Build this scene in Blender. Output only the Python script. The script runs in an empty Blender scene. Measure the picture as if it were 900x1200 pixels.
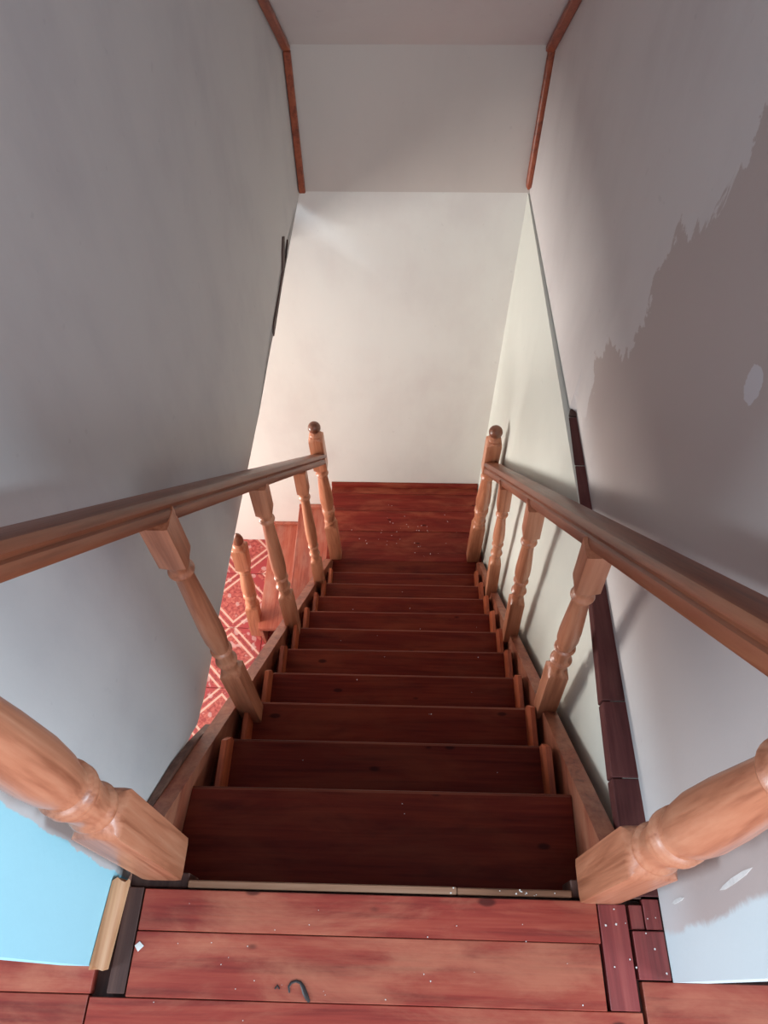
import bpy, bmesh, math, random
from mathutils import Vector, Matrix
random.seed(7)
sc = bpy.context.scene
COL = sc.collection
PI = math.pi

# ------------------------------------------------------------------ camera, world, lights, exposure
sc.view_settings.view_transform = 'Standard'
sc.view_settings.look = 'None'
sc.view_settings.exposure = 0.0
sc.view_settings.gamma = 1.0
sc.view_settings.use_curve_mapping = False

cd = bpy.data.cameras.new('camera')
cd.sensor_fit = 'VERTICAL'; cd.sensor_height = 36.0; cd.lens = 832.0 / 1200.0 * 36.0
cd.clip_start = 0.02
cam = bpy.data.objects.new('camera', cd); COL.objects.link(cam)
Rm = Matrix(((1.0, -0.01512, 0.02035), (0.02393, 0.82665, -0.56220), (-0.00832, 0.56270, 0.82662)))
cam.matrix_world = Matrix.Translation((0, 0, 1.5)) @ Rm.to_4x4()
sc.camera = cam

w = bpy.data.worlds.new('world'); sc.world = w; w.use_nodes = True
bg = w.node_tree.nodes['Background']
bg.inputs['Color'].default_value = (0.80, 0.86, 1.0, 1); bg.inputs['Strength'].default_value = 0.58

def area(name, loc, target, sx, sy, power, col):
    l = bpy.data.lights.new(name, 'AREA'); l.shape = 'RECTANGLE'; l.size = sx; l.size_y = sy
    l.energy = power; l.color = col
    o = bpy.data.objects.new(name, l); COL.objects.link(o); o.location = loc
    o.rotation_euler = (Vector(target) - Vector(loc)).to_track_quat('-Z', 'Y').to_euler()
    return o
area('window_light_lower', (-2.75, 1.35, -1.35), (0.2, 2.1, -1.35), 1.0, 1.0, 98, (1.0, 0.95, 0.90))
area('fill_light_upper', (0.1, -1.9, 1.3), (0.0, 0.6, 0.3), 1.5, 1.2, 44, (0.86, 0.92, 1.0))  # unseen fill lamp added behind the camera to lift the upper walls
area('window_light_right', (2.9, -1.0, 1.15), (-0.4, 0.15, 0.3), 0.8, 0.9, 88, (0.66, 0.86, 1.0))
area('window_light_left', (-2.9, -1.0, 1.15), (0.4, 0.15, 0.3), 0.8, 0.9, 84, (0.72, 0.88, 1.0))

# ------------------------------------------------------------------ materials
def mat(name):
    m = bpy.data.materials.new(name); m.use_nodes = True
    nt = m.node_tree; b = nt.nodes['Principled BSDF']
    return m, nt, b
def nd(nt, t, **kw):
    n = nt.nodes.new(t)
    for k, v in kw.items():
        if k in n.inputs.keys() if isinstance(k, str) else False: n.inputs[k].default_value = v
        else: setattr(n, k, v)
    return n
def mth(nt, op, a, b=None, c=None, clamp=False):
    n = nt.nodes.new('ShaderNodeMath'); n.operation = op; n.use_clamp = clamp
    for i, x in enumerate((a, b, c)):
        if x is None: continue
        if isinstance(x, (int, float)): n.inputs[i].default_value = x
        else: nt.links.new(x, n.inputs[i])
    return n.outputs[0]
def mix(nt, fac, a, b):
    n = nt.nodes.new('ShaderNodeMix'); n.data_type = 'RGBA'
    for s, x in ((0, fac), (6, a), (7, b)):
        if isinstance(x, (int, float)): n.inputs[s].default_value = x
        elif isinstance(x, tuple): n.inputs[s].default_value = (*x, 1) if len(x) == 3 else x
        else: nt.links.new(x, n.inputs[s])
    return n.outputs[2]
def ramp(nt, fac, stops):
    n = nt.nodes.new('ShaderNodeValToRGB')
    cr = n.color_ramp
    while len(cr.elements) < len(stops): cr.elements.new(0.5)
    for e, (p, c) in zip(cr.elements, stops): e.position = p; e.color = (*c, 1)
    nt.links.new(fac, n.inputs[0]); return n.outputs[0]
def noise(nt, vec, scale, detail=4, rough=0.55, dist=0.0):
    n = nt.nodes.new('ShaderNodeTexNoise')
    n.inputs['Scale'].default_value = scale; n.inputs['Detail'].default_value = detail
    n.inputs['Roughness'].default_value = rough; n.inputs['Distortion'].default_value = dist
    nt.links.new(vec, n.inputs['Vector']); return n.outputs['Fac']
def mapping(nt, vec, scale=(1, 1, 1), loc=(0, 0, 0)):
    n = nt.nodes.new('ShaderNodeMapping'); n.inputs['Scale'].default_value = scale; n.inputs['Location'].default_value = loc
    nt.links.new(vec, n.inputs['Vector']); return n.outputs[0]
def bump(nt, b, h, strength, dist=0.002):
    n = nt.nodes.new('ShaderNodeBump'); n.inputs['Strength'].default_value = strength; n.inputs['Distance'].default_value = dist
    nt.links.new(h, n.inputs['Height']); nt.links.new(n.outputs[0], b.inputs['Normal'])
def ocoord(nt):
    return nt.nodes.new('ShaderNodeTexCoord').outputs['Object']
def smooth(nt, x, lo, hi):
    n = nt.nodes.new('ShaderNodeMapRange'); n.interpolation_type = 'SMOOTHSTEP'
    n.inputs[1].default_value = lo; n.inputs[2].default_value = hi
    nt.links.new(x, n.inputs[0]); return n.outputs[0]

def wood(name, light, mid, dark, axis='X', rough=0.38, var=0.25, wear=None, wear_amt=0.0, coat=0.0, fine=1.0, spec=0.5, knots=False):
    m, nt, b = mat(name)
    oc = ocoord(nt)
    rnd = nt.nodes.new('ShaderNodeObjectInfo').outputs['Random']
    off = nt.nodes.new('ShaderNodeVectorMath'); off.operation = 'ADD'
    cmb = nt.nodes.new('ShaderNodeCombineXYZ')
    r7 = mth(nt, 'MULTIPLY', rnd, 17.0)
    for i in range(3): nt.links.new(r7, cmb.inputs[i])
    nt.links.new(oc, off.inputs[0]); nt.links.new(cmb.outputs[0], off.inputs[1])
    long, cross = 2.2, 34.0 * fine
    s = {'X': (long, cross, cross), 'Y': (cross, long, cross), 'Z': (cross, cross, long)}[axis]
    v = mapping(nt, off.outputs[0], s)
    g = noise(nt, v, 1.0, 5, 0.6, 0.6)
    s2 = tuple(k * 5 if k > 10 else k * 2 for k in s)
    g2 = noise(nt, mapping(nt, off.outputs[0], s2), 1.0, 2, 0.5)
    broad = noise(nt, off.outputs[0], 3.0, 3, 0.5)
    f = mth(nt, 'ADD', mth(nt, 'MULTIPLY', g, 0.65), mth(nt, 'MULTIPLY', g2, 0.2))
    f = mth(nt, 'ADD', f, mth(nt, 'MULTIPLY', broad, 0.15))
    c = ramp(nt, f, [(0.34, dark), (0.5, mid), (0.66, light)])
    if wear:
        wn = noise(nt, mapping(nt, off.outputs[0], {'X': (3, 9, 9), 'Y': (9, 3, 9), 'Z': (9, 9, 3)}[axis]), 1.2, 6, 0.65, 0.4)
        c = mix(nt, mth(nt, 'MULTIPLY', smooth(nt, wn, 0.40, 0.72), wear_amt), c, wear)
    if knots:
        vo = nt.nodes.new('ShaderNodeTexVoronoi'); vo.inputs['Scale'].default_value = 1.0
        nt.links.new(mapping(nt, off.outputs[0], (6, 13, 13)), vo.inputs['Vector'])
        sz = mth(nt, 'MULTIPLY', noise(nt, off.outputs[0], 9.0, 1), 0.15)
        kn = mth(nt, 'SUBTRACT', 1.0, smooth(nt, mth(nt, 'SUBTRACT', vo.outputs['Distance'], sz), -0.03, 0.03))
        c = mix(nt, mth(nt, 'MULTIPLY', kn, 0.75), c, tuple(k * 0.3 for k in dark))
        sm = smooth(nt, noise(nt, mapping(nt, off.outputs[0], (5, 14, 14)), 1.0, 4, 0.6), 0.58, 0.75)
        c = mix(nt, mth(nt, 'MULTIPLY', sm, 0.45), c, dark)
    # each board a little lighter or darker
    hv = nt.nodes.new('ShaderNodeHueSaturation')
    nt.links.new(c, hv.inputs['Color'])
    nt.links.new(mth(nt, 'ADD', mth(nt, 'MULTIPLY', rnd, var), 1 - var / 2), hv.inputs['Value'])
    nt.links.new(hv.outputs[0], b.inputs['Base Color'])
    rn = mth(nt, 'ADD', mth(nt, 'MULTIPLY', broad, 0.3), rough - 0.15)
    nt.links.new(rn, b.inputs['Roughness'])
    b.inputs['Coat Weight'].default_value = coat; b.inputs['Coat Roughness'].default_value = 0.25
    b.inputs['Specular IOR Level'].default_value = spec
    bump(nt, b, g2, 0.25, 0.0015)
    return m

PINE = dict(light=(0.58, 0.265, 0.155), mid=(0.48, 0.185, 0.10), dark=(0.26, 0.08, 0.038))
M = {}
M['pine_z'] = wood('turned_pine', axis='Z', rough=0.36, coat=0.15, var=0.12, fine=1.0, **PINE)
M['rail'] = wood('rail_wood', (0.30, 0.105, 0.052), (0.22, 0.066, 0.031), (0.11, 0.028, 0.013), 'Y', 0.40, 0.08, coat=0.1, spec=0.4)
M['pine_y'] = wood('pine_strip', (0.70, 0.42, 0.24), (0.60, 0.32, 0.17), (0.42, 0.18, 0.08), 'Y', 0.5, 0.1)
M['stringer'] = wood('stringer_wood', (0.42, 0.15, 0.08), (0.31, 0.085, 0.045), (0.15, 0.03, 0.016), 'Y', 0.45, 0.1, wear=(0.5, 0.27, 0.17), wear_amt=0.35)
M['cleat'] = wood('cleat_wood', (0.48, 0.13, 0.05), (0.40, 0.085, 0.03), (0.2, 0.035, 0.014), 'Y', 0.5, 0.2)
M['lip'] = wood('lip_wood', (0.34, 0.20, 0.13), (0.24, 0.12, 0.07), (0.08, 0.035, 0.02), 'X', 0.5, 0.15, spec=0.3)
M['packing'] = wood('packing_wood', (0.22, 0.12, 0.085), (0.14, 0.065, 0.045), (0.05, 0.02, 0.014), 'Y', 0.6, 0.1)
M['finial'] = wood('finial_wood', (0.24, 0.09, 0.05), (0.17, 0.055, 0.028), (0.10, 0.03, 0.015), 'Z', 0.35, 0.1, coat=0.2)
M['dark_timber'] = wood('dark_timber', (0.10, 0.045, 0.032), (0.06, 0.022, 0.016), (0.025, 0.01, 0.008), 'Y', 0.6, 0.2)
M['strip'] = wood('strip_wood', (0.12, 0.042, 0.040), (0.085, 0.026, 0.026), (0.045, 0.014, 0.014), 'Y', 0.42, 0.3, wear=(0.18, 0.07, 0.06), wear_amt=0.35, spec=0.15)
M['tread'] = wood('tread_wood', (0.18, 0.024, 0.010), (0.12, 0.012, 0.006), (0.06, 0.005, 0.003), 'X', 0.5, 0.25, wear=(0.19, 0.042, 0.018), wear_amt=0.5, spec=0.14, knots=True)
M['tread_edge'] = wood('worn_tread_edge', (0.27, 0.08, 0.042), (0.17, 0.038, 0.02), (0.08, 0.012, 0.007), 'X', 0.5, 0.3, spec=0.25)
M['riser'] = wood('riser_wood', (0.14, 0.02, 0.013), (0.10, 0.014, 0.010), (0.055, 0.007, 0.005), 'X', 0.55, 0.2, spec=0.14)
M['plank'] = wood('floor_plank', (0.36, 0.075, 0.045), (0.27, 0.038, 0.026), (0.13, 0.016, 0.013), 'X', 0.38, 0.22, wear=(0.48, 0.18, 0.105), wear_amt=0.6, coat=0.05, spec=0.35, knots=True)
M['plank_y'] = wood('edge_plank', (0.30, 0.07, 0.06), (0.22, 0.04, 0.038), (0.11, 0.02, 0.02), 'Y', 0.36, 0.3, wear=(0.12, 0.05, 0.04), wear_amt=0.6)
M['landing'] = wood('landing_plank', (0.24, 0.030, 0.018), (0.165, 0.016, 0.011), (0.10, 0.010, 0.008), 'X', 0.5, 0.22, wear=(0.36, 0.10, 0.05), wear_amt=0.55, spec=0.16, knots=True)
M['step'] = wood('step_wood', (0.42, 0.12, 0.07), (0.34, 0.075, 0.042), (0.20, 0.032, 0.02), 'Y', 0.45, 0.15, wear=(0.46, 0.24, 0.18), wear_amt=0.55)
M['mould'] = wood('moulding_wood', (0.36, 0.10, 0.045), (0.28, 0.065, 0.03), (0.14, 0.03, 0.015), 'Y', 0.4, 0.1)

def flat(name, c, rough=0.7):
    m, nt, b = mat(name); n = noise(nt, ocoord(nt), 60, 3)
    cc = ramp(nt, n, [(0.3, tuple(k * 0.8 for k in c)), (0.7, c)])
    nt.links.new(cc, b.inputs['Base Color']); b.inputs['Roughness'].default_value = rough; return m
M['black'] = flat('dark_void', (0.02, 0.012, 0.01), 0.9)
M['fleck'] = flat('white_paint', (0.80, 0.80, 0.78), 0.6)
M['soot'] = flat('dark_rubber', (0.03, 0.022, 0.022), 0.45)
M['nail'] = flat('nail_head', (0.04, 0.02, 0.02), 0.5)

def sepxyz(nt, v):
    n = nt.nodes.new('ShaderNodeSeparateXYZ'); nt.links.new(v, n.inputs[0]); return n.outputs
def fcurve(nt, x, pts, lo, hi):
    """piecewise function of x (already metres): float curve on (x-lo)/(hi-lo)"""
    t = nt.nodes.new('ShaderNodeMapRange'); t.inputs[1].default_value = lo; t.inputs[2].default_value = hi
    nt.links.new(x, t.inputs[0])
    n = nt.nodes.new('ShaderNodeFloatCurve'); cv = n.mapping.curves[0]
    while len(cv.points) < len(pts): cv.points.new(0.5, 0.5)
    for p, (a, bb) in zip(cv.points, pts): p.location = ((a - lo) / (hi - lo), bb / 2.0); p.handle_type = 'VECTOR'
    n.mapping.update(); nt.links.new(t.outputs[0], n.inputs['Value'])
    return mth(nt, 'MULTIPLY', n.outputs[0], 2.0)

def plaster(name, base, stain, amt=0.35, extra=None, rough=0.75):
    m, nt, b = mat(name); oc = ocoord(nt)
    n1 = noise(nt, oc, 2.2, 5, 0.55, 0.3); n2 = noise(nt, mapping(nt, oc, (1, 1, 0.35)), 7.0, 5, 0.6)
    f = mth(nt, 'MULTIPLY', smooth(nt, mth(nt, 'ADD', mth(nt, 'MULTIPLY', n1, 0.6), mth(nt, 'MULTIPLY', n2, 0.4)), 0.42, 0.72), amt)
    c = mix(nt, f, base, stain)
    sp = noise(nt, oc, 38, 2, 0.4)
    c = mix(nt, mth(nt, 'MULTIPLY', smooth(nt, sp, 0.72, 0.78), 0.12), c, tuple(k * 0.6 for k in stain))
    if extra: c = extra(nt, oc, c)
    nt.links.new(c, b.inputs['Base Color']); b.inputs['Roughness'].default_value = rough
    b.inputs['Specular IOR Level'].default_value = 0.3
    h = mth(nt, 'ADD', noise(nt, oc, 9, 4, 0.5), mth(nt, 'MULTIPLY', noise(nt, oc, 70, 2), 0.25))
    bump(nt, b, h, 0.18, 0.006)
    return m

def right_extra(nt, oc, c):
    x, y, z = sepxyz(nt, oc)
    rag = noise(nt, mapping(nt, oc, (1, 8, 6)), 1.0, 6, 0.66, 0.6)
    wob = mth(nt, 'MULTIPLY', mth(nt, 'SUBTRACT', rag, 0.5), 0.42)
    tb = fcurve(nt, z, [(-0.2, 1.22), (0.1, 1.27), (0.24, 1.32), (0.44, 1.17), (0.72, 1.09), (0.87, 1.04), (1.0, 1.0), (1.6, 0.85)], -0.2, 1.6)
    d = mth(nt, 'SUBTRACT', mth(nt, 'ADD', tb, wob), y)
    mk = smooth(nt, d, -0.004, 0.006)
    up = smooth(nt, z, 0.02, 0.22)                      # the unpainted area runs out towards the floor
    mk = mth(nt, 'MULTIPLY', mk, up)
    c = mix(nt, mth(nt, 'MULTIPLY', mk, 0.85), c, (0.47, 0.395, 0.37))
    # one bare white patch
    dy = mth(nt, 'DIVIDE', mth(nt, 'SUBTRACT', y, 0.714), 0.022); dz = mth(nt, 'DIVIDE', mth(nt, 'SUBTRACT', z, 0.775), 0.030)
    rr = mth(nt, 'ADD', mth(nt, 'MULTIPLY', dy, dy), mth(nt, 'MULTIPLY', dz, dz))
    rr = mth(nt, 'ADD', rr, mth(nt, 'MULTIPLY', mth(nt, 'SUBTRACT', rag, 0.5), 4.5))
    c = mix(nt, mth(nt, 'SUBTRACT', 1.0, smooth(nt, rr, 0.9, 1.05)), c, (0.62, 0.60, 0.62))
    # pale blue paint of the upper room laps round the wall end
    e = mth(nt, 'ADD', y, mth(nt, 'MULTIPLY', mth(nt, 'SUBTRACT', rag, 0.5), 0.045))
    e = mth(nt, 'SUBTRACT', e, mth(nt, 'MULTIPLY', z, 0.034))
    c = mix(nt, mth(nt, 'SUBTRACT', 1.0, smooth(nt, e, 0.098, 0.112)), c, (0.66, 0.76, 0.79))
    return c
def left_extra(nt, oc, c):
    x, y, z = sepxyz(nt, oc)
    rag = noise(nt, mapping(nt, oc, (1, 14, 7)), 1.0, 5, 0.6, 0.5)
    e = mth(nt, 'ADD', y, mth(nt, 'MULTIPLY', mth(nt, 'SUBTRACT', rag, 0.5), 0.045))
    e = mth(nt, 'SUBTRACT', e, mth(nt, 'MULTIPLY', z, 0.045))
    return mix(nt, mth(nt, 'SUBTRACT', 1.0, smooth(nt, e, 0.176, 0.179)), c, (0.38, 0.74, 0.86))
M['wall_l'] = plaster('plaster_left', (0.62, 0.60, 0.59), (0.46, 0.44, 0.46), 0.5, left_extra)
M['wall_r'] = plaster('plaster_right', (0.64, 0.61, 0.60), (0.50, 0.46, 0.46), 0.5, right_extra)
M['wall_rl'] = plaster('plaster_right_lower', (0.66, 0.68, 0.62), (0.56, 0.57, 0.52), 0.4)
M['wall_b'] = plaster('plaster_back', (0.72, 0.70, 0.66), (0.58, 0.52, 0.50), 0.45)
M['wall_k'] = plaster('plaster_knee', (0.56, 0.50, 0.46), (0.47, 0.41, 0.38), 0.4)
M['ceil'] = plaster('plaster_ceiling', (0.58, 0.52, 0.50), (0.48, 0.40, 0.40), 0.5)

def tile_mat():
    m, nt, b = mat('printed_tile'); oc = ocoord(nt)
    x, y, z = sepxyz(nt, oc)
    a = mth(nt, 'ABSOLUTE', x); bb = mth(nt, 'ABSOLUTE', y)
    d = mth(nt, 'ADD', a, bb)                      # diamonds round the tile centre
    ab = nt.nodes.new('ShaderNodeCombineXYZ')
    nt.links.new(a, ab.inputs[0]); nt.links.new(bb, ab.inputs[1])
    sc1 = noise(nt, ab.outputs[0], 22, 2, 0.5, 1.6)
    base = ramp(nt, sc1, [(0.36, (0.20, 0.018, 0.02)), (0.45, (0.36, 0.065, 0.055)), (0.55, (0.44, 0.12, 0.09)), (0.62, (0.24, 0.026, 0.028))])
    cx = mth(nt, 'SUBTRACT', a, 0.085); cy = mth(nt, 'SUBTRACT', bb, 0.085)
    rad = mth(nt, 'SQRT', mth(nt, 'ADD', mth(nt, 'MULTIPLY', cx, cx), mth(nt, 'MULTIPLY', cy, cy)))
    rings = mth(nt, 'SINE', mth(nt, 'MULTIPLY', rad, 190))
    base = mix(nt, mth(nt, 'MULTIPLY', smooth(nt, rings, 0.3, 0.8), 0.55), base, (0.26, 0.03, 0.03))
    def line(dd, at, wd, colr, c, amt=1.0):
        e = mth(nt, 'ABSOLUTE', mth(nt, 'SUBTRACT', dd, at))
        return mix(nt, mth(nt, 'MULTIPLY', mth(nt, 'SUBTRACT', 1.0, smooth(nt, e, wd * 0.7, wd)), amt), c, colr)
    band = mth(nt, 'SUBTRACT', 1.0, smooth(nt, mth(nt, 'ABSOLUTE', mth(nt, 'SUBTRACT', d, 0.255)), 0.028, 0.034))
    base = mix(nt, band, base, (0.30, 0.03, 0.035))
    pale = (0.56, 0.34, 0.28)
    base = line(d, 0.150, 0.010, pale, base); base = line(d, 0.205, 0.009, pale, base); base = line(d, 0.330, 0.008, pale, base)
    base = line(d, 0.178, 0.010, (0.24, 0.02, 0.03), base, 0.8)
    blot = smooth(nt, noise(nt, oc, 18, 2, 0.4), 0.60, 0.66)
    base = mix(nt, mth(nt, 'MULTIPLY', blot, 0.5), base, (0.55, 0.40, 0.38))
    nt.links.new(base, b.inputs['Base Color']); b.inputs['Roughness'].default_value = 0.35
    return m
M['tile'] = tile_mat()

# ------------------------------------------------------------------ builders
def link(name, me, m, parent=None, kind=None, label=None):
    o = bpy.data.objects.new(name, me); COL.objects.link(o)
    if m is not None:
        me.materials.clear(); me.materials.append(m)
    if parent is not None: o.parent = parent
    if kind: o['kind'] = kind
    if label: o['label'] = label
    return o
def obj(name, bm, m, parent=None, kind=None, label=None, loc=None, rot=None, smooth_angle=None):
    bmesh.ops.recalc_face_normals(bm, faces=bm.faces[:])
    me = bpy.data.meshes.new(name); bm.to_mesh(me); bm.free()
    if smooth_angle:
        for p in me.polygons: p.use_smooth = True
        me.set_sharp_from_angle(angle=math.radians(smooth_angle))
    o = link(name, me, m, parent, kind, label)
    if loc: o.location = loc
    if rot: o.rotation_euler = rot
    return o
def thing(name, label, cat, loc=(0, 0, 0), group=None):
    o = bpy.data.objects.new(name, None); COL.objects.link(o); o.location = loc
    o.empty_display_size = 0.1
    o['label'] = label; o['category'] = cat
    if group: o['group'] = group
    return o
def box_bm(sx, sy, sz, bev=0.0, jit=0.0):
    bm = bmesh.new(); bmesh.ops.create_cube(bm, size=1.0)
    for v in bm.verts: v.co = Vector((v.co.x * sx, v.co.y * sy, v.co.z * sz)) + Vector([random.uniform(-jit, jit) for _ in range(3)])
    if bev: bmesh.ops.bevel(bm, geom=bm.edges[:], offset=bev, segments=1, affect='EDGES', clamp_overlap=True)
    return bm
def block(name, a, b, m, parent=None, bev=0.002, jit=0.0, **kw):
    """box between two corner points, origin at its middle"""
    c = [(a[i] + b[i]) / 2 for i in range(3)]; s = [abs(a[i] - b[i]) for i in range(3)]
    return obj(name, box_bm(*s, bev, jit), m, parent, loc=c, **kw)
def quad_block(name, pts, z0, z1, m, parent=None, bev=0.0015, **kw):
    """plan polygon pts (x,y) between two heights, origin at its middle"""
    cx = sum(p[0] for p in pts) / len(pts); cy = sum(p[1] for p in pts) / len(pts); cz = (z0 + z1) / 2
    bm = bmesh.new()
    f = bm.faces.new([bm.verts.new((p[0] - cx, p[1] - cy, z0 - cz)) for p in pts])
    r = bmesh.ops.extrude_face_region(bm, geom=[f])
    bmesh.ops.translate(bm, vec=(0, 0, z1 - z0), verts=[v for v in r['geom'] if isinstance(v, bmesh.types.BMVert)])
    if bev: bmesh.ops.bevel(bm, geom=bm.edges[:], offset=bev, segments=1, affect='EDGES', clamp_overlap=True)
    return obj(name, bm, m, parent, loc=(cx, cy, cz), **kw)
def side_panel(name, tz, xin, xout, m, parent=None, kind=None):
    """slab standing along y: outline tz of (y,z), inner face at xin(y), outer at xout(y)"""
    bm = bmesh.new()
    A = [bm.verts.new((xin(t), t, z)) for t, z in tz]; B = [bm.verts.new((xout(t), t, z)) for t, z in tz]
    n = len(tz)
    fa = bm.faces.new(A); fb = bm.faces.new(B[::-1])
    for i in range(n): bm.faces.new((A[i], B[i], B[(i + 1) % n], A[(i + 1) % n]))
    bmesh.ops.triangulate(bm, faces=[fa, fb])
    return obj(name, bm, m, parent, kind)

def copies(src, spots, parent=None):
    """further copies of one part, sharing its mesh"""
    for loc in spots:
        c = src.copy(); COL.objects.link(c); c.location = loc
        if parent is not None: c.parent = parent

# turned work: rings of (height, half size, squareness 0..1)
def turned_bm(prof, n=32):
    bm = bmesh.new(); prev = None; rings = []
    for z, r, sq in prof:
        ring = []
        for i in range(n):
            a = 2 * PI * (i + 0.5 * 0) / n
            ca, sa = math.cos(a), math.sin(a)
            rs = r / max(abs(ca), abs(sa))
            rs = min(rs, r * 1.36)                        # eased arrises
            rr = r * (1 - sq) + rs * sq
            ring.append(bm.verts.new((rr * ca, rr * sa, z)))
        rings.append(ring)
    for A, B in zip(rings, rings[1:]):
        for i in range(n): bm.faces.new((A[i], A[(i + 1) % n], B[(i + 1) % n], B[i]))
    bm.faces.new(rings[0][::-1]); bm.faces.new(rings[-1])
    return bm
def bead(z, r, h):
    return [(z + h * k / 4, r - 0.006 + 0.006 * math.sin(PI * k / 4), 0) for k in range(5)]
def newel_profile(a, blk, top0, top1, nb):
    s = [(0, a, 1), (blk, a, 1), (blk + 0.006, a * 0.97, 0.75), (blk + 0.016, a * 0.93, 0.2), (blk + 0.024, a * 0.80, 0)]
    z = blk + 0.03
    s += bead(z, a * 0.98, 0.024); s += [(z + 0.03, a * 0.80, 0), (z + 0.062, a * 0.88, 0), (z + 0.080, a * 0.94, 0)]
    s += bead(z + 0.088, a * 1.04, 0.022); s += bead(z + 0.112, a * 1.02, 0.014)
    z2 = z + 0.132
    L = top0 - 0.065 - z2
    s += [(z2, a * 0.84, 0), (z2 + L * 0.1, a * 0.99, 0), (z2 + L * 0.25, a * 1.05, 0), (z2 + L * 0.5, a * 0.98, 0), (z2 + L * 0.8, a * 0.82, 0), (z2 + L, a * 0.72, 0)]
    s += bead(top0 - 0.062, a * 0.95, 0.020); s += [(top0 - 0.038, a * 0.75, 0), (top0 - 0.028, a * 0.82, 0)]
    s += [(top0 - 0.016, a * 0.90, 0.1), (top0 - 0.006, a * 0.97, 0.7), (top0, a, 1), (top1, a, 1), (top1 + 0.006, a * 0.97, 0.7), (top1 + 0.014, a * 0.85, 0.1)]
    s += bead(top1 + 0.016, a * 0.86, 0.016); s += [(top1 + 0.036, a * 0.5, 0), (top1 + 0.042, a * 0.46, 0)]
    return s
def ball_profile(r, pointed=False):
    s = []
    for k in range(1, 12):
        th = PI * k / 12
        z = r - r * math.cos(th)
        rr = r * math.sin(th)
        if pointed and th > PI / 2: z = r + (r * 2.3) * (-math.cos(th)); rr = r * math.sin(th) ** 1.7 * 0.98
        s.append((z, rr, 0))
    return s
def baluster_profile(a, blk, top0, total):
    s = [(0, a, 1), (blk, a, 1), (blk + 0.005, a * 0.97, 0.7), (blk + 0.014, a * 0.9, 0.15), (blk + 0.02, a * 0.78, 0)]
    z = blk + 0.03
    s += [(z, a * 0.72, 0), (z + 0.02, a * 0.86, 0)] + bead(z + 0.026, a * 1.04, 0.018) + [(z + 0.05, a * 0.74, 0), (z + 0.085, a * 0.82, 0)]
    s += bead(z + 0.09, a * 1.0, 0.014)
    z2 = z + 0.110; L = top0 - 0.06 - z2
    s += [(z2, a * 0.80, 0), (z2 + L * 0.15, a * 0.99, 0), (z2 + L * 0.35, a * 0.99, 0), (z2 + L * 0.7, a * 0.85, 0), (z2 + L, a * 0.72, 0)]
    s += bead(top0 - 0.056, a * 1.02, 0.022); s += [(top0 - 0.028, a * 0.78, 0), (top0 - 0.015, a * 0.88, 0.1), (top0 - 0.005, a * 0.97, 0.7), (top0, a, 1), (total, a, 1)]
    return s
def lean_rot(base, top):
    d = Vector(top) - Vector(base)
    return (-math.atan2(d.y, d.z), math.atan2(d.x, d.z), 0)
def turned(name, prof, m, parent, base, top=None, label=None):
    o = obj(name, turned_bm(prof), m, parent, label=label, loc=base, smooth_angle=38)
    if top: o.rotation_euler = lean_rot(base, top)
    return o

# ------------------------------------------------------------------ setting: walls and ceilings
xl = lambda t: -0.533 + 0.060 * t                       # left wall, runs in towards the far end
YF = 2.448
SL = 0.93                                               # roof slope
def zr(t): return 0.49 + (YF - t) * SL
bot = [(0.03, -0.005), (0.2, -0.006), (0.335, -0.065), (0.44, -0.17), (0.55, -0.277), (0.64, -0.282), (0.85, -0.245), (1.092, -0.207), (1.27, -0.185),
       (1.451, -0.172), (1.60, -0.150), (1.72, -0.117), (1.79, -0.097), (1.83, -0.075), (1.88, -0.082), (1.93, -0.055), (2.0, -0.048), (2.06, -0.010), (2.075, 0.022), (2.085, -0.02), (2.11, -0.03), (2.145, -0.022), (2.17, -0.02), (2.25, -0.02), (2.36, -0.016), (2.446, -0.012)]
ragged = []
for (a, b) in zip(bot, bot[1:]):
    for k in range(4):
        u = k / 4
        j = 0 if (k == 0 or a[0] < 0.3) else random.uniform(-0.004, 0.004)
        ragged.append((a[0] + (b[0] - a[0]) * u, a[1] + (b[1] - a[1]) * u + j))
ragged.append(bot[-1])
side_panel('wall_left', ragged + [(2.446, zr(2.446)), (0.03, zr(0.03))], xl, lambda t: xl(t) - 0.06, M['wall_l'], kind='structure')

def xr(t):                                              # upper right wall bows in past the end of the edge boards
    pts = [(0.0, 0.495), (1.368, 0.495), (1.385, 0.479), (2.46, 0.463)]
    for (a, b), (c, d) in zip(pts, pts[1:]):
        if t <= c: return b + (d - b) * (t - a) / (c - a)
    return pts[-1][1]
ys = [0.03 + (YF - 0.03) * k / 40 for k in range(41)]
def column_panel(name, ts, zlo, zhi, xin, xout, m, kind=None):
    bm = bmesh.new(); rows = [[bm.verts.new((x, t, z)) for x, z in ((xin(t), zlo(t)), (xin(t), zhi(t)), (xout(t), zhi(t)), (xout(t), zlo(t)))] for t in ts]
    for A, B in zip(rows, rows[1:]):
        for i in range(4): bm.faces.new((A[i], A[(i + 1) % 4], B[(i + 1) % 4], B[i]))
    bm.faces.new(rows[0]); bm.faces.new(rows[-1][::-1])
    return obj(name, bm, m, None, kind)
ts = sorted(ys + [1.368, 1.385])
def xhi(t): return 0.495 - 0.032 * max(0.0, min(1.0, (t - 0.5) / 1.9))
bm = bmesh.new(); rows = []
for t in ts:
    zb = 0.0 if t < 1.37 else 0.002
    rows.append([bm.verts.new(p) for p in ((xr(t), t, zb), (xr(t), t, 0.012), (xhi(t) * 0.5 + xr(t) * 0.5, t, 0.06), (xhi(t), t, 0.16), (xhi(t), t, zr(t)), (xr(t) + 0.06, t, zr(t)), (xr(t) + 0.06, t, zb))])
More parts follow.
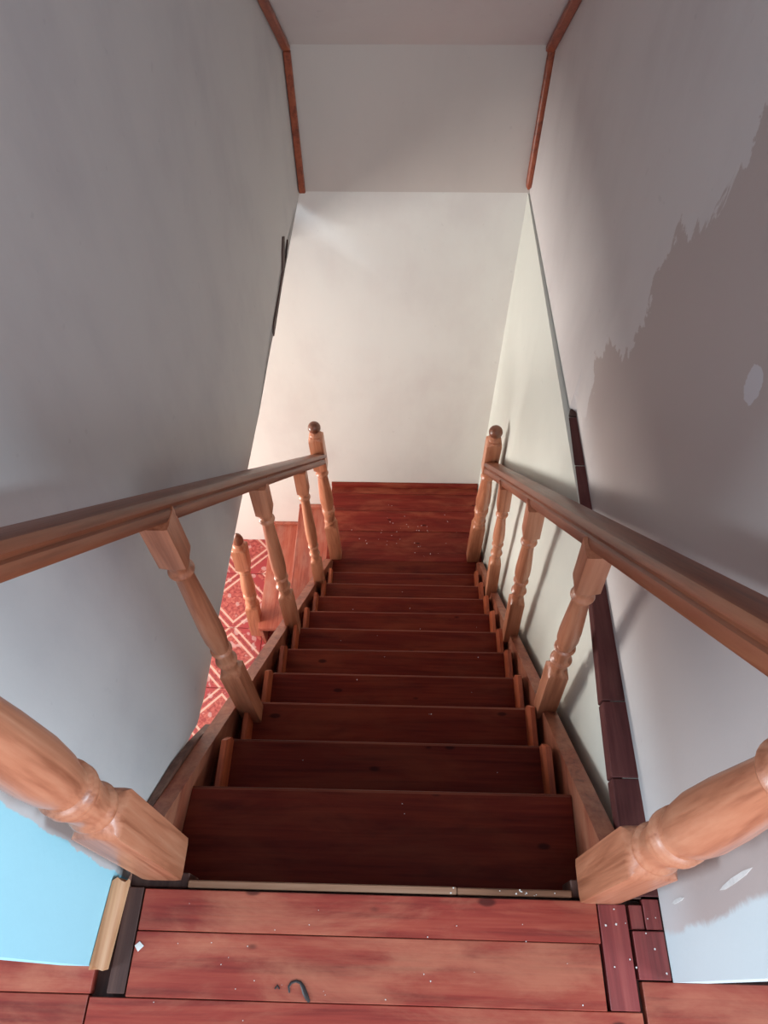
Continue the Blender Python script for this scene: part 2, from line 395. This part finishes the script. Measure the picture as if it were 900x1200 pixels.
for A, B in zip(rows, rows[1:]):
    for i in range(7): bm.faces.new((A[i], A[(i + 1) % 7], B[(i + 1) % 7], B[i]))
bm.faces.new(rows[0]); bm.faces.new(rows[-1][::-1])
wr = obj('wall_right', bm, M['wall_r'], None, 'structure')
column_panel('wall_right_lower', [0.169] + ys[2:], lambda t: -2.44, lambda t: -0.003, lambda t: 0.464 - 0.006 * min(1, max(0, (t - 1.0) / 1.4)), lambda t: 0.56, M['wall_rl'], 'structure')
# far wall of the storey below, with the knee wall of the attic standing on it
block('wall_back', (-3.2, YF, -2.46), (0.58, YF + 0.1, 0.0), M['wall_b'], bev=0, kind='structure')
block('wall_back_upper', (-0.46, YF - 0.0006, 0.0), (0.53, YF + 0.1, 0.56), M['wall_k'], bev=0, kind='structure')
# sloping ceiling
bm = bmesh.new(); q = []
for t, dz in ((YF + 0.06, 0), (-1.2, 0), (-1.2, 0.08), (YF + 0.06, 0.08)):
    q.append([bm.verts.new((x, t, zr(t) + dz)) for x in (-1.9, 1.9)])
for A, B in zip(q, q[1:] + q[:1]): bm.faces.new((A[0], A[1], B[1], B[0]))
bm.faces.new([r[0] for r in q]); bm.faces.new([r[1] for r in q][::-1])
obj('ceiling', bm, M['ceil'], kind='structure')
# storey below: ceiling slab over the tiled room, and its near and left walls
block('ceiling_lower', (-3.2, -1.5, -0.26), (-0.60, YF - 0.002, -0.03), M['wall_b'], bev=0, kind='structure')
block('wall_front_lower', (-3.2, -0.4, -2.44), (0.56, -0.3, -0.27), M['wall_b'], bev=0, kind='structure')
block('wall_left_lower', (-3.2, -0.3, -2.44), (-3.1, YF - 0.002, -0.27), M['wall_b'], bev=0, kind='structure')

# ------------------------------------------------------------------ upper floor
fl = block('floor', (-1.6, -1.6, -0.06), (1.6, 0.158, -0.024), M['dark_timber'], bev=0, kind='structure')
def fb(name, x0, x1, y0, y1, m, dz=0.0, skew=0.0, mid=None):
    g = 0.0007
    o = quad_block(name, [(x0 + g, y0 + g), (x1 - g, y0 + g + skew), (x1 - g, y1 - g + skew), (x0 + g, y1 - g)], -0.0235, dz, m, fl, bev=0.0012)
    o.location = Vector(o.location) - fl.location
    return o
fb('plank', -0.466, 0.378, 0.087, 0.156, M['plank'], 0.0, -0.002)
fb('plank', -0.466, 0.374, -0.014, 0.087, M['plank'], 0.001, -0.001)
fb('plank', -0.528, 0.434, -0.112, -0.014, M['plank'], 0.0)
fb('plank', -1.6, -0.528, -0.011, 0.060, M['plank'], 0.0)
fb('plank', -1.6, -0.530, -0.112, -0.011, M['plank'], -0.0005)
fb('plank', 0.440, 1.6, -0.112, 0.031, M['plank'], 0.0)
for k in range(12):
    y1 = -0.112 - k * 0.1
    fb('plank', -1.6, 0.1 + 0.3 * (k % 3), y1 - 0.1, y1, M['plank'], random.uniform(-0.001, 0.001))
    fb('plank', 0.1 + 0.3 * (k % 3), 1.6, y1 - 0.1, y1, M['plank'], random.uniform(-0.001, 0.001))
fb('edge_board', 0.3795, 0.4315, -0.014, 0.150, M['plank_y'], 0.0)
fb('edge_board', 0.4365, 0.494, 0.032, 0.108, M['plank_y'], 0.001)
fb('edge_board', 0.4365, 0.462, 0.109, 0.150, M['plank_y'], -0.003)
fb('edge_board', 0.463, 0.494, 0.109, 0.160, M['plank_y'], -0.001)
fb('edge_board', -0.500, -0.4675, -0.010, 0.158, M['dark_timber'], 0.001)
block('joist', (-0.5, 0.159, -0.09), (-0.389, 0.185, -0.012), M['dark_timber'], fl).location -= fl.location
block('joist', (0.337, 0.1595, -0.09), (0.393, 0.19, -0.012), M['dark_timber'], fl).location -= fl.location
block('joist', (0.4365, 0.1595, -0.06), (0.496, 0.1685, -0.006), M['dark_timber'], fl).location -= fl.location
# pine quarter round between floor and left wall
bm = bmesh.new(); R = 0.026; rows = []
for t in (0.026, 0.166):
    ring = [bm.verts.new((xl(t) + 0.0015, t, 0.0015))]
    for k in range(6):
        a = PI / 2 * k / 5
        ring.append(bm.verts.new((xl(t) + 0.0015 + R * math.cos(a), t + 0.004 * math.sin(k * 2.0), 0.0015 + R * math.sin(a))))
    rows.append(ring)
for i in range(7): bm.faces.new((rows[0][i], rows[0][(i + 1) % 7], rows[1][(i + 1) % 7], rows[1][i]))
bm.faces.new(rows[0]); bm.faces.new(rows[1][::-1])
obj('trim_5', bm, M['pine_y'], kind='structure', smooth_angle=40)
# edge boards along the right wall over the stairwell
tr = bpy.data.objects.new('trim_6', None); COL.objects.link(tr); tr['kind'] = 'structure'
for (a, b, xa, xb) in ((0.163, 0.375, 0.4395, 0.441), (0.377, 0.535, 0.4405, 0.446), (0.537, 0.93, 0.445, 0.464), (0.932, 1.18, 0.463, 0.470), (1.182, 1.352, 0.469, 0.474)):
    e = xr(b) + 0.003
    quad_block('strip_board', [(xa, a), (xr(a) + 0.003, a), (e, b), (xb, b)], -0.035, random.uniform(-0.001, 0.002), M['strip'], tr, bev=0.002)
quad_block('broken_end', [(0.474, 1.3545), (0.498, 1.353), (0.492, 1.385), (0.480, 1.378)], -0.022, 0.004, M['dark_timber'], tr, bev=0.002)

# ------------------------------------------------------------------ mouldings up the corners of the attic walls
def rod_bm(p0, p1, r, n=8):
    p0, p1 = Vector(p0), Vector(p1); d = (p1 - p0).normalized()
    u = d.cross(Vector((1, 0, 0))).normalized(); v = d.cross(u); bm = bmesh.new(); rows = []
    L = (p1 - p0).length
    for s, k in ((0, 0.35), (0.012, 0.85), (0.03, 1), (L, 1)):
        rows.append([bm.verts.new(p0 + d * s + (u * math.cos(2 * PI * i / n) + v * math.sin(2 * PI * i / n)) * r * k) for i in range(n)])
    for A, B in zip(rows, rows[1:]):
        for i in range(n): bm.faces.new((A[i], A[(i + 1) % n], B[(i + 1) % n], B[i]))
    bm.faces.new(rows[0]); bm.faces.new(rows[-1][::-1]); return bm
def flatbar_bm(p0, p1, wx, wn):
    """flat bar from p0 to p1, wx wide along x, wn thick"""
    p0, p1 = Vector(p0), Vector(p1); d = (p1 - p0).normalized(); nrm = Vector((1, 0, 0)).cross(d)
    bm = bmesh.new(); rows = []
    for p in (p0, p1): rows.append([bm.verts.new(p + Vector((sx * wx / 2, 0, 0)) + nrm * sn * wn / 2) for sx, sn in ((-1, -1), (1, -1), (1, 1), (-1, 1))])
    for i in range(4): bm.faces.new((rows[0][i], rows[0][(i + 1) % 4], rows[1][(i + 1) % 4], rows[1][i]))
    bm.faces.new(rows[0]); bm.faces.new(rows[1][::-1])
    bmesh.ops.bevel(bm, geom=bm.edges[:], offset=0.003, segments=1, affect='EDGES'); return bm
xLt = xl(YF) + 0.014
obj('trim_1', flatbar_bm((xLt, YF - 0.010, 0.0), (xLt, YF - 0.010, 0.478), 0.024, 0.014), M['mould'], kind='structure')
obj('trim_2', flatbar_bm((xLt, YF - 0.016, 0.486), (xl(1.4) + 0.016, 1.4, zr(1.4) - 0.012), 0.026, 0.016), M['mould'], kind='structure')
obj('trim_3', rod_bm((0.455, YF - 0.014, 0.022), (0.4545, YF - 0.014, 0.482), 0.013), M['mould'], kind='structure', smooth_angle=60)
obj('trim_4', flatbar_bm((0.448, YF - 0.018, 0.486), (xhi(1.4) - 0.017, 1.4, zr(1.4) - 0.012), 0.028, 0.018), M['mould'], kind='structure')

# dark lath showing in the torn edge of the left wall
la = thing('lath', 'splintered dark lath showing in the torn bottom edge of the left wall', 'lath')
side_panel('lath_strip', [(1.80, -0.100), (1.83, -0.082), (1.95, -0.060), (2.06, -0.030), (2.06, -0.052), (1.95, -0.078), (1.80, -0.118)], lambda t: xl(t) + 0.004, lambda t: xl(t) - 0.012, M['dark_timber'], la)
side_panel('splinter', [(2.02, -0.052), (2.075, -0.040), (2.125, 0.034), (2.105, 0.046), (2.065, 0.012)], lambda t: xl(t) + 0.005, lambda t: xl(t) - 0.012, M['dark_timber'], la)
side_panel('splinter', [(2.06, -0.046), (2.10, -0.044), (2.165, -0.006), (2.155, -0.024)], lambda t: xl(t) + 0.005, lambda t: xl(t) - 0.010, M['dark_timber'], la)

# ------------------------------------------------------------------ staircase
RISE, RUN = 0.1655, 0.155
def tn(n): return 0.226 + RUN * n if n else 0.170
def zn(n): return -RISE * n
tl = lambda t: -0.489 + 0.068 * (t - 0.4) + 0.0375             # left and right ends of the treads
trr = lambda t: 0.3945 + 0.016 * (t - 0.4)
ZL = -1.82
st = thing('staircase', 'steep dark red wooden staircase going down to a small landing', 'staircase', (0, 0.17, 0))
O = -Vector((0, 0.17, 0))
def adj(o): o.location = Vector(o.location) + O; return o
for n in range(1, 11):
    a, b = tn(n - 1) - 0.012, tn(n)
    bm = bmesh.new()
    z1, z0 = zn(n), zn(n) - 0.026
    cx = 0; cy = (a + b) / 2
    sec = [(a - cy, z0 - z1), (b - cy - 0.006, z0 - z1), (b - cy, z0 - z1 + 0.008), (b - cy, -0.008), (b - cy - 0.0025, -0.0025), (b - cy - 0.008, 0), (a - cy, 0)]
    sk = random.uniform(-0.002, 0.002)
    rows = [[bm.verts.new(((tl(cy + y) if s < 0 else trr(cy + y)), y + s * sk, z)) for y, z in sec] for s in (-1, 1)]
    k = len(sec)
    for i in range(k): bm.faces.new((rows[0][i], rows[0][(i + 1) % k], rows[1][(i + 1) % k], rows[1][i]))
    bm.faces.new(rows[0]); bm.faces.new(rows[1][::-1])
    o = adj(obj('tread', bm, M['tread'], st, loc=(0, cy, z1)))
    o.data.materials.append(M['tread_edge'])
    for p in o.data.polygons:                            # varnish worn off the rounded front edge
        if p.normal.y > 0.3 and p.normal.z > 0.3: p.material_index = 1
for n in range(1, 12):                                   # board closing the gap below each nosing
    t = tn(n - 1) - 0.014
    adj(block('riser', (tl(t), t - 0.018, zn(n) + 0.001), (trr(t), t, zn(n - 1) - 0.027 if n > 1 else -0.062), M['riser'], st, bev=0.001))
# pine lip where the upper floor meets the stair
adj(block('nosing_strip', (-0.388, 0.1585, -0.030), (0.12, 0.172, -0.004), M['lip'], st))
adj(block('nosing_strip', (0.121, 0.1585, -0.030), (0.336, 0.171, -0.005), M['lip'], st))
# stringers, sloped boards either side
def top_l(t): return -RISE * (t - 0.226) / RUN + 0.045
lo = lambda t: -0.489 + 0.068 * (t - 0.4); li = lambda t: lo(t) + 0.036
T0, T1 = 0.200, 1.93
sl = side_panel('stringer', [(T0, top_l(T0)), (1.90, top_l(1.90)), (T1, ZL + 0.001), (1.6, ZL + 0.001), (T0, top_l(T0) - 0.36)], li, lo, M['stringer'], st); sl.location = O
sr = side_panel('stringer', [(0.222, top_l(0.222) + 0.005), (1.88, top_l(1.88) + 0.005), (T1, ZL + 0.001), (1.6, ZL + 0.001), (0.222, top_l(0.222) - 0.36)],
                lambda t: 0.396 + 0.016 * (t - 0.4), lambda t: 0.434 + 0.006 * (t - 0.4), M['stringer'], st); sr.location = O
pk = side_panel('packing_board', [(0.20, -0.002), (0.30, -0.035), (0.42, -0.142), (0.50, -0.235), (0.575, -0.345), (0.58, -0.46), (0.20, -0.2)], lambda t: lo(t) - 0.001, lambda t: xl(t) + 0.002, M['packing'], sl)
# cleats beside the tread ends, a dark slot between each and the stringer
for n in range(2, 11):
    a, b = tn(n - 1), tn(n)
    for sgn in (-1, 1):
        xo = tl(b) + 0.030 if sgn < 0 else trr(b) - 0.030
        x2 = xo + sgn * 0.012
        o = side_panel('cleat', [(a - 0.012, zn(n) + 0.0005), (b - 0.006, zn(n) + 0.0005), (b - 0.006, zn(n) + 0.03), (b - 0.03, zn(n) + 0.085), (a - 0.012, zn(n) + 0.085)],
                       lambda t, xo=xo: xo, lambda t, x2=x2: x2, M['cleat'], st); o.location = O

# landing: one lighter nosing board, then planks, and the platform below
ld = block('landing', (-0.385, 1.79, ZL - 0.12), (0.452, YF - 0.003, ZL - 0.021), M['riser'], st, bev=0.002); adj(ld)
def lb(name, x0, x1, y0, y1, m, z=ZL):
    o = block(name, (x0, y0 + 0.0008, ZL - 0.0205), (x1, y1 - 0.0008, z), m, ld, bev=0.0018)
    o.location = Vector(o.location) - Vector(((-0.385 + 0.452) / 2, (1.79 + YF - 0.003) / 2, ZL - 0.0705))
lb('plank', tl(1.9), trr(1.9), 1.772, 1.938, M['tread'], ZL + 0.003)
lb('plank', -0.388, 0.452, 1.938, 2.128, M['landing'])
lb('plank', -0.388, 0.452, 2.128, 2.266, M['landing'], ZL + 0.001)
lb('plank', -0.388, 0.452, 2.266, 2.385, M['landing'])
lb('plank', -0.388, 0.452, 2.385, YF - 0.004, M['landing'], ZL + 0.001)
block('baseboard_back', (-0.388, YF - 0.022, ZL + 0.002), (0.452, YF - 0.0005, ZL + 0.028), M['landing'], kind='structure')
# two steps off the left of the landing
for n, (xa, xb, z) in enumerate(((-0.603, -0.3865, -2.05), (-0.795, -0.604, -2.24))):
    s = adj(block('step', (xa, 1.72, z - 0.028), (xb, YF - 0.003, z), M['step'], st, bev=0.003))
    adj(block('riser', (xa + 0.004, 1.72, -2.439), (xa + 0.022, YF - 0.004, z - 0.0285), M['step'], st, bev=0.001))
adj(block('riser', (-0.3855, 1.795, -2.0495), (-0.370, YF - 0.004, ZL - 0.1205), M['step'], st, bev=0.001))
block('baseboard_lower', (-0.60, YF - 0.020, -2.049), (-0.390, YF - 0.0005, -2.022), M['step'], kind='structure')
block('baseboard_lower', (-0.79, YF - 0.018, -2.239), (-0.605, YF - 0.0005, -2.218), M['step'], kind='structure')

# ------------------------------------------------------------------ railings
def rail_bm(L, k=1.0):
    # moulded section (x across, z up): flat top, rounded shoulders, groove down each side
    half = [(0.0, 0.056), (0.019, 0.056), (0.027, 0.053), (0.031, 0.046), (0.031, 0.038), (0.025, 0.033), (0.023, 0.028), (0.027, 0.024), (0.028, 0.010), (0.025, 0.002), (0.020, 0.0), (0.0, 0.0)]
    sec = half + [(-x, z) for x, z in half[::-1]][1:-1]
    sec = [(x * k, z * k) for x, z in sec]
    bm = bmesh.new(); rows = [[bm.verts.new((x, y, z)) for x, z in sec] for y in (-L / 2, -L / 6, L / 6, L / 2)]
    n = len(sec)
    for A, B in zip(rows, rows[1:]):
        for i in range(n): bm.faces.new((A[i], A[(i + 1) % n], B[(i + 1) % n], B[i]))
    bm.faces.new(rows[0]); bm.faces.new(rows[-1][::-1]); return bm
def handrail(parent, p0, p1, k=1.0):
    p0, p1 = Vector(p0), Vector(p1); d = p1 - p0
    o = obj('handrail', rail_bm(d.length, k), M['rail'], parent, loc=(p0 + p1) / 2, smooth_angle=35)
    o.rotation_euler = (math.atan2(d.z, d.y), 0, -math.atan2(d.x, d.y))
    return o
def newel(parent, base, top, a=0.036, blk=0.30, t0=0.78, t1=0.97, r=0.032, pointed=False, name='newel_post'):
    o = turned(name, newel_profile(a, blk, t0, t1, 0), M['pine_z'], parent, base, top)
    turned('finial', ball_profile(r, pointed), M['finial'], o, (0, 0, t1 + 0.036))
    return o
lr = thing('stair_railing', 'left wooden stair railing with three turned balusters, in front of the broken wall', 'railing')
newel(lr, (-0.437, 0.207, 0.001), (-0.437, 0.227, 1), 0.038, 0.37, 0.98, 1.24, 0.036)
newel(lr, (-0.335, 1.972, ZL + 0.002), (-0.359, 1.968, ZL + 1.0), 0.031, 0.30, 0.785, 0.985, 0.0275)
L0, L1 = Vector((-0.428, 0.243, 0.972)), Vector((-0.350, 1.942, -0.985))
handrail(lr, L0, L1, 0.86)
def onrail(A, B, t): return A + (B - A) * ((t - A.y) / (B.y - A.y))
for (x, t, n, a, blk, tp) in ((-0.405, 0.655, 3, 0.0255, 0.33, 0.83), (-0.392, 1.150, 6, 0.024, 0.28, 0.715), (-0.362, 1.590, 9, 0.023, 0.26, 0.66)):
    z = zn(n) + 0.001; p = onrail(L0, L1, t)
    tot = p.z + 0.012 - z
    turned('baluster', baluster_profile(a, blk, tot - 0.13, tot), M['pine_z'], lr, (x, t, z), (p.x, t, z + tot))

rr_ = thing('stair_railing', 'right wooden stair railing with three turned balusters, beside the plastered wall', 'railing')
newel(rr_, (0.385, 0.187, 0.001), (0.385, 0.187, 1), 0.038, 0.32, 0.84, 1.20, 0.036)
newel(rr_, (0.405, 1.972, ZL + 0.002), (0.405, 1.972, ZL + 1.0), 0.033, 0.315, 0.775, 0.965, 0.0295)
R0, R1 = Vector((0.383, 0.223, 0.882)), Vector((0.404, 1.940, -1.035))
handrail(rr_, R0, R1)
for (x, t, a) in ((0.413, 0.668, 0.0255), (0.413, 1.098, 0.0245), (0.418, 1.500, 0.0235)):
    z = top_l(t) + 0.005 - 0.028; p = onrail(R0, R1, t + 0.04)
    tot = p.z + 0.012 - z
    turned('baluster', baluster_profile(a, 0.26, tot - 0.13, tot), M['pine_z'], rr_, (x, t, z), (p.x - 0.01, t + 0.04, z + tot))

np_ = newel(None, (-0.838, 1.80, -2.438), (-0.765, 1.79, -1.30), 0.036, 0.34, 0.80, 0.98, 0.028, True)
np_['label'] = 'turned newel post with dark pointed tip standing on the patterned tiles'; np_['category'] = 'post'

# ------------------------------------------------------------------ tiled floor of the storey below
tf = block('floor_lower', (-3.2, -0.4, -2.54), (0.56, YF, -2.4505), M['dark_timber'], bev=0, kind='structure')
fp = Vector(tf.location)
TS = 0.376
proto = None
for i in range(5):
    for j in range(5):
        c = Vector((-0.995 - (i - 1) * TS, 2.003 - (j - 1) * TS, -2.445)) - fp
        if c.y + fp.y > YF - 0.18: c.y = c.y  # row under the wall is cut off below
        if proto is None:
            proto = obj('tile', box_bm(TS - 0.003, TS - 0.003, 0.010, 0.0012), M['tile'], tf, loc=c)
        else:
            o = proto.copy(); COL.objects.link(o); o.location = c
            o.rotation_euler.z = PI / 2 * ((i + j) % 2)

# ------------------------------------------------------------------ small litter
def flake(name, x, y, z, r, label, cat, m, group=None, n=4, wall=None, stretch=1.0, ang=0.0, sides=None):
    bm = bmesh.new(); vs = []
    for k in range(n):
        a = 2 * PI * k / n; q = r * random.uniform(0.75, 1.1)
        u, v = q * math.cos(a) * stretch, q * math.sin(a)
        u, v = u * math.cos(ang) - v * math.sin(ang), u * math.sin(ang) + v * math.cos(ang)
        vs.append((u, v))
    if wall is None: top = [bm.verts.new((u, v, 0.0012)) for u, v in vs]; bt = [bm.verts.new((u, v, 0)) for u, v in vs]
    else: top = [bm.verts.new((-0.0012, u, v)) for u, v in vs]; bt = [bm.verts.new((0, u, v)) for u, v in vs]
    bm.faces.new(top); bm.faces.new(bt[::-1])
    for i in range(n): bm.faces.new((top[i], top[(i + 1) % n], bt[(i + 1) % n], bt[i]))
    o = obj(name, bm, m, loc=(x, y, z))
    if label: o['label'] = label; o['category'] = cat
    if group: o['group'] = group
    return o
flake('paint_chip', -0.457, 0.063, 0.0012, 0.0085, 'largest white paint chip, square, near the pine strip at left', 'paint chip', M['fleck'], n=4)
# crumbs of paint and plaster, too small to pick apart
bm = bmesh.new()
def crumb(x, y, z, r):
    n = 5; k0 = random.uniform(0, 6)
    top = [bm.verts.new((x + r * random.uniform(0.5, 1.1) * math.cos(k0 + 2 * PI * k / n), y + r * random.uniform(0.5, 1.1) * math.sin(k0 + 2 * PI * k / n), z + 0.0008)) for k in range(n)]
    bt = [bm.verts.new((v.co.x, v.co.y, z)) for v in top]
    bm.faces.new(top)
    for k in range(n): bm.faces.new((top[k], bt[k], bt[(k + 1) % n], top[(k + 1) % n]))
for k in range(26): crumb(random.uniform(-0.44, 0.36), random.uniform(-0.05, 0.15), 0.0008, random.uniform(0.0006, 0.0016))
for k in range(12): crumb(random.uniform(0.385, 0.49), random.uniform(0.035, 0.145), 0.0008, random.uniform(0.0012, 0.0028))
for k in range(12): crumb(random.uniform(0.1, 0.33), random.uniform(0.160, 0.170), -0.0045, random.uniform(0.001, 0.0022))
for k in range(40): crumb(random.gauss(0.05, 0.12), min(2.36, max(1.96, random.gauss(2.13, 0.09))), ZL + 0.0012, random.uniform(0.001, 0.0032))
for n in range(1, 10):
    for k in range(2): crumb(random.uniform(-0.3, 0.33), tn(n) - random.uniform(0.015, 0.08), zn(n) + 0.0002, random.uniform(0.0008, 0.0022))
o = obj('paint_crumbs', bm, M['fleck'], kind='stuff'); o['label'] = 'tiny pale paint crumbs scattered over the floorboards, treads and landing'; o['category'] = 'debris'

# curled dark scrap on the second floorboard
def tube(name, pts, radii, m, sides=8):
    bm = bmesh.new(); rows = []
    P = [Vector(p) for p in pts]
    for i, p in enumerate(P):
        d = (P[min(i + 1, len(P) - 1)] - P[max(i - 1, 0)]).normalized(); u = d.cross(Vector((0, 0, 1))).normalized()
        rows.append([bm.verts.new(p + (u * math.cos(2 * PI * k / sides) + Vector((0, 0, 0.45)) * math.sin(2 * PI * k / sides)) * radii[i]) for k in range(sides)])
    for A, B in zip(rows, rows[1:]):
        for k in range(sides): bm.faces.new((A[k], A[(k + 1) % sides], B[(k + 1) % sides], B[k]))
    bm.faces.new(rows[0]); bm.faces.new(rows[-1][::-1])
    return obj(name, bm, m, smooth_angle=60)
cu = [(-0.178, -0.001), (-0.180, 0.008), (-0.176, 0.014), (-0.168, 0.0165), (-0.160, 0.0145), (-0.155, 0.008), (-0.151, 0.000), (-0.146, -0.008), (-0.142, -0.0135)]
ra = [0.0012, 0.002, 0.0022, 0.0022, 0.0026, 0.0036, 0.0042, 0.0036, 0.002]
o = tube('rubber_scrap', [(x, y, 0.0012 + q * 0.45 + (0.0 if y > -0.014 else 0)) for (x, y), q in zip(cu, ra)], ra, M['soot'])
o['label'] = 'curled dark scrap lying at the front edge of the second floorboard'; o['category'] = 'scrap'
o = tube('rubber_scrap', [(-0.204, 0.004, 0.0022), (-0.200, 0.009, 0.0024), (-0.196, 0.004, 0.0022)], [0.0012, 0.002, 0.0012], M['soot'])
o['label'] = 'smaller dark crumb left of the curled dark scrap on the floorboard'; o['category'] = 'scrap'
# chips of white paint stuck to the right wall beside the newel
for (y0, z0, y1, z1, wd, lb_) in ((0.1465, 0.068, 0.1495, 0.131, 0.0032, 'shorter white paint fleck low on the right wall, near the edge boards'), (0.143, 0.286, 0.158, 0.412, 0.0042, 'long white paint fleck on the right wall, below the turned newel post')):
    pts = [(0, 0), (0.15, 0.8), (0.45, 1.0), (0.8, 0.9), (1, 0.15), (0.75, -0.7), (0.4, -1.0), (0.12, -0.6)]
    dy, dz = y1 - y0, z1 - z0; L = math.hypot(dy, dz); ny, nz = -dz / L, dy / L
    bm = bmesh.new(); q = [((y0 + dy * u + ny * wd * v), (z0 + dz * u + nz * wd * v)) for u, v in pts]
    A = [bm.verts.new((0.4942, a, b)) for a, b in q]; B = [bm.verts.new((0.4955, a, b)) for a, b in q]
    bm.faces.new(A); bm.faces.new(B[::-1])
    for k in range(len(q)): bm.faces.new((A[k], A[(k + 1) % len(q)], B[(k + 1) % len(q)], B[k]))
    o = obj('paint_chip', bm, M['fleck']); o['label'] = lb_; o['category'] = 'paint chip'
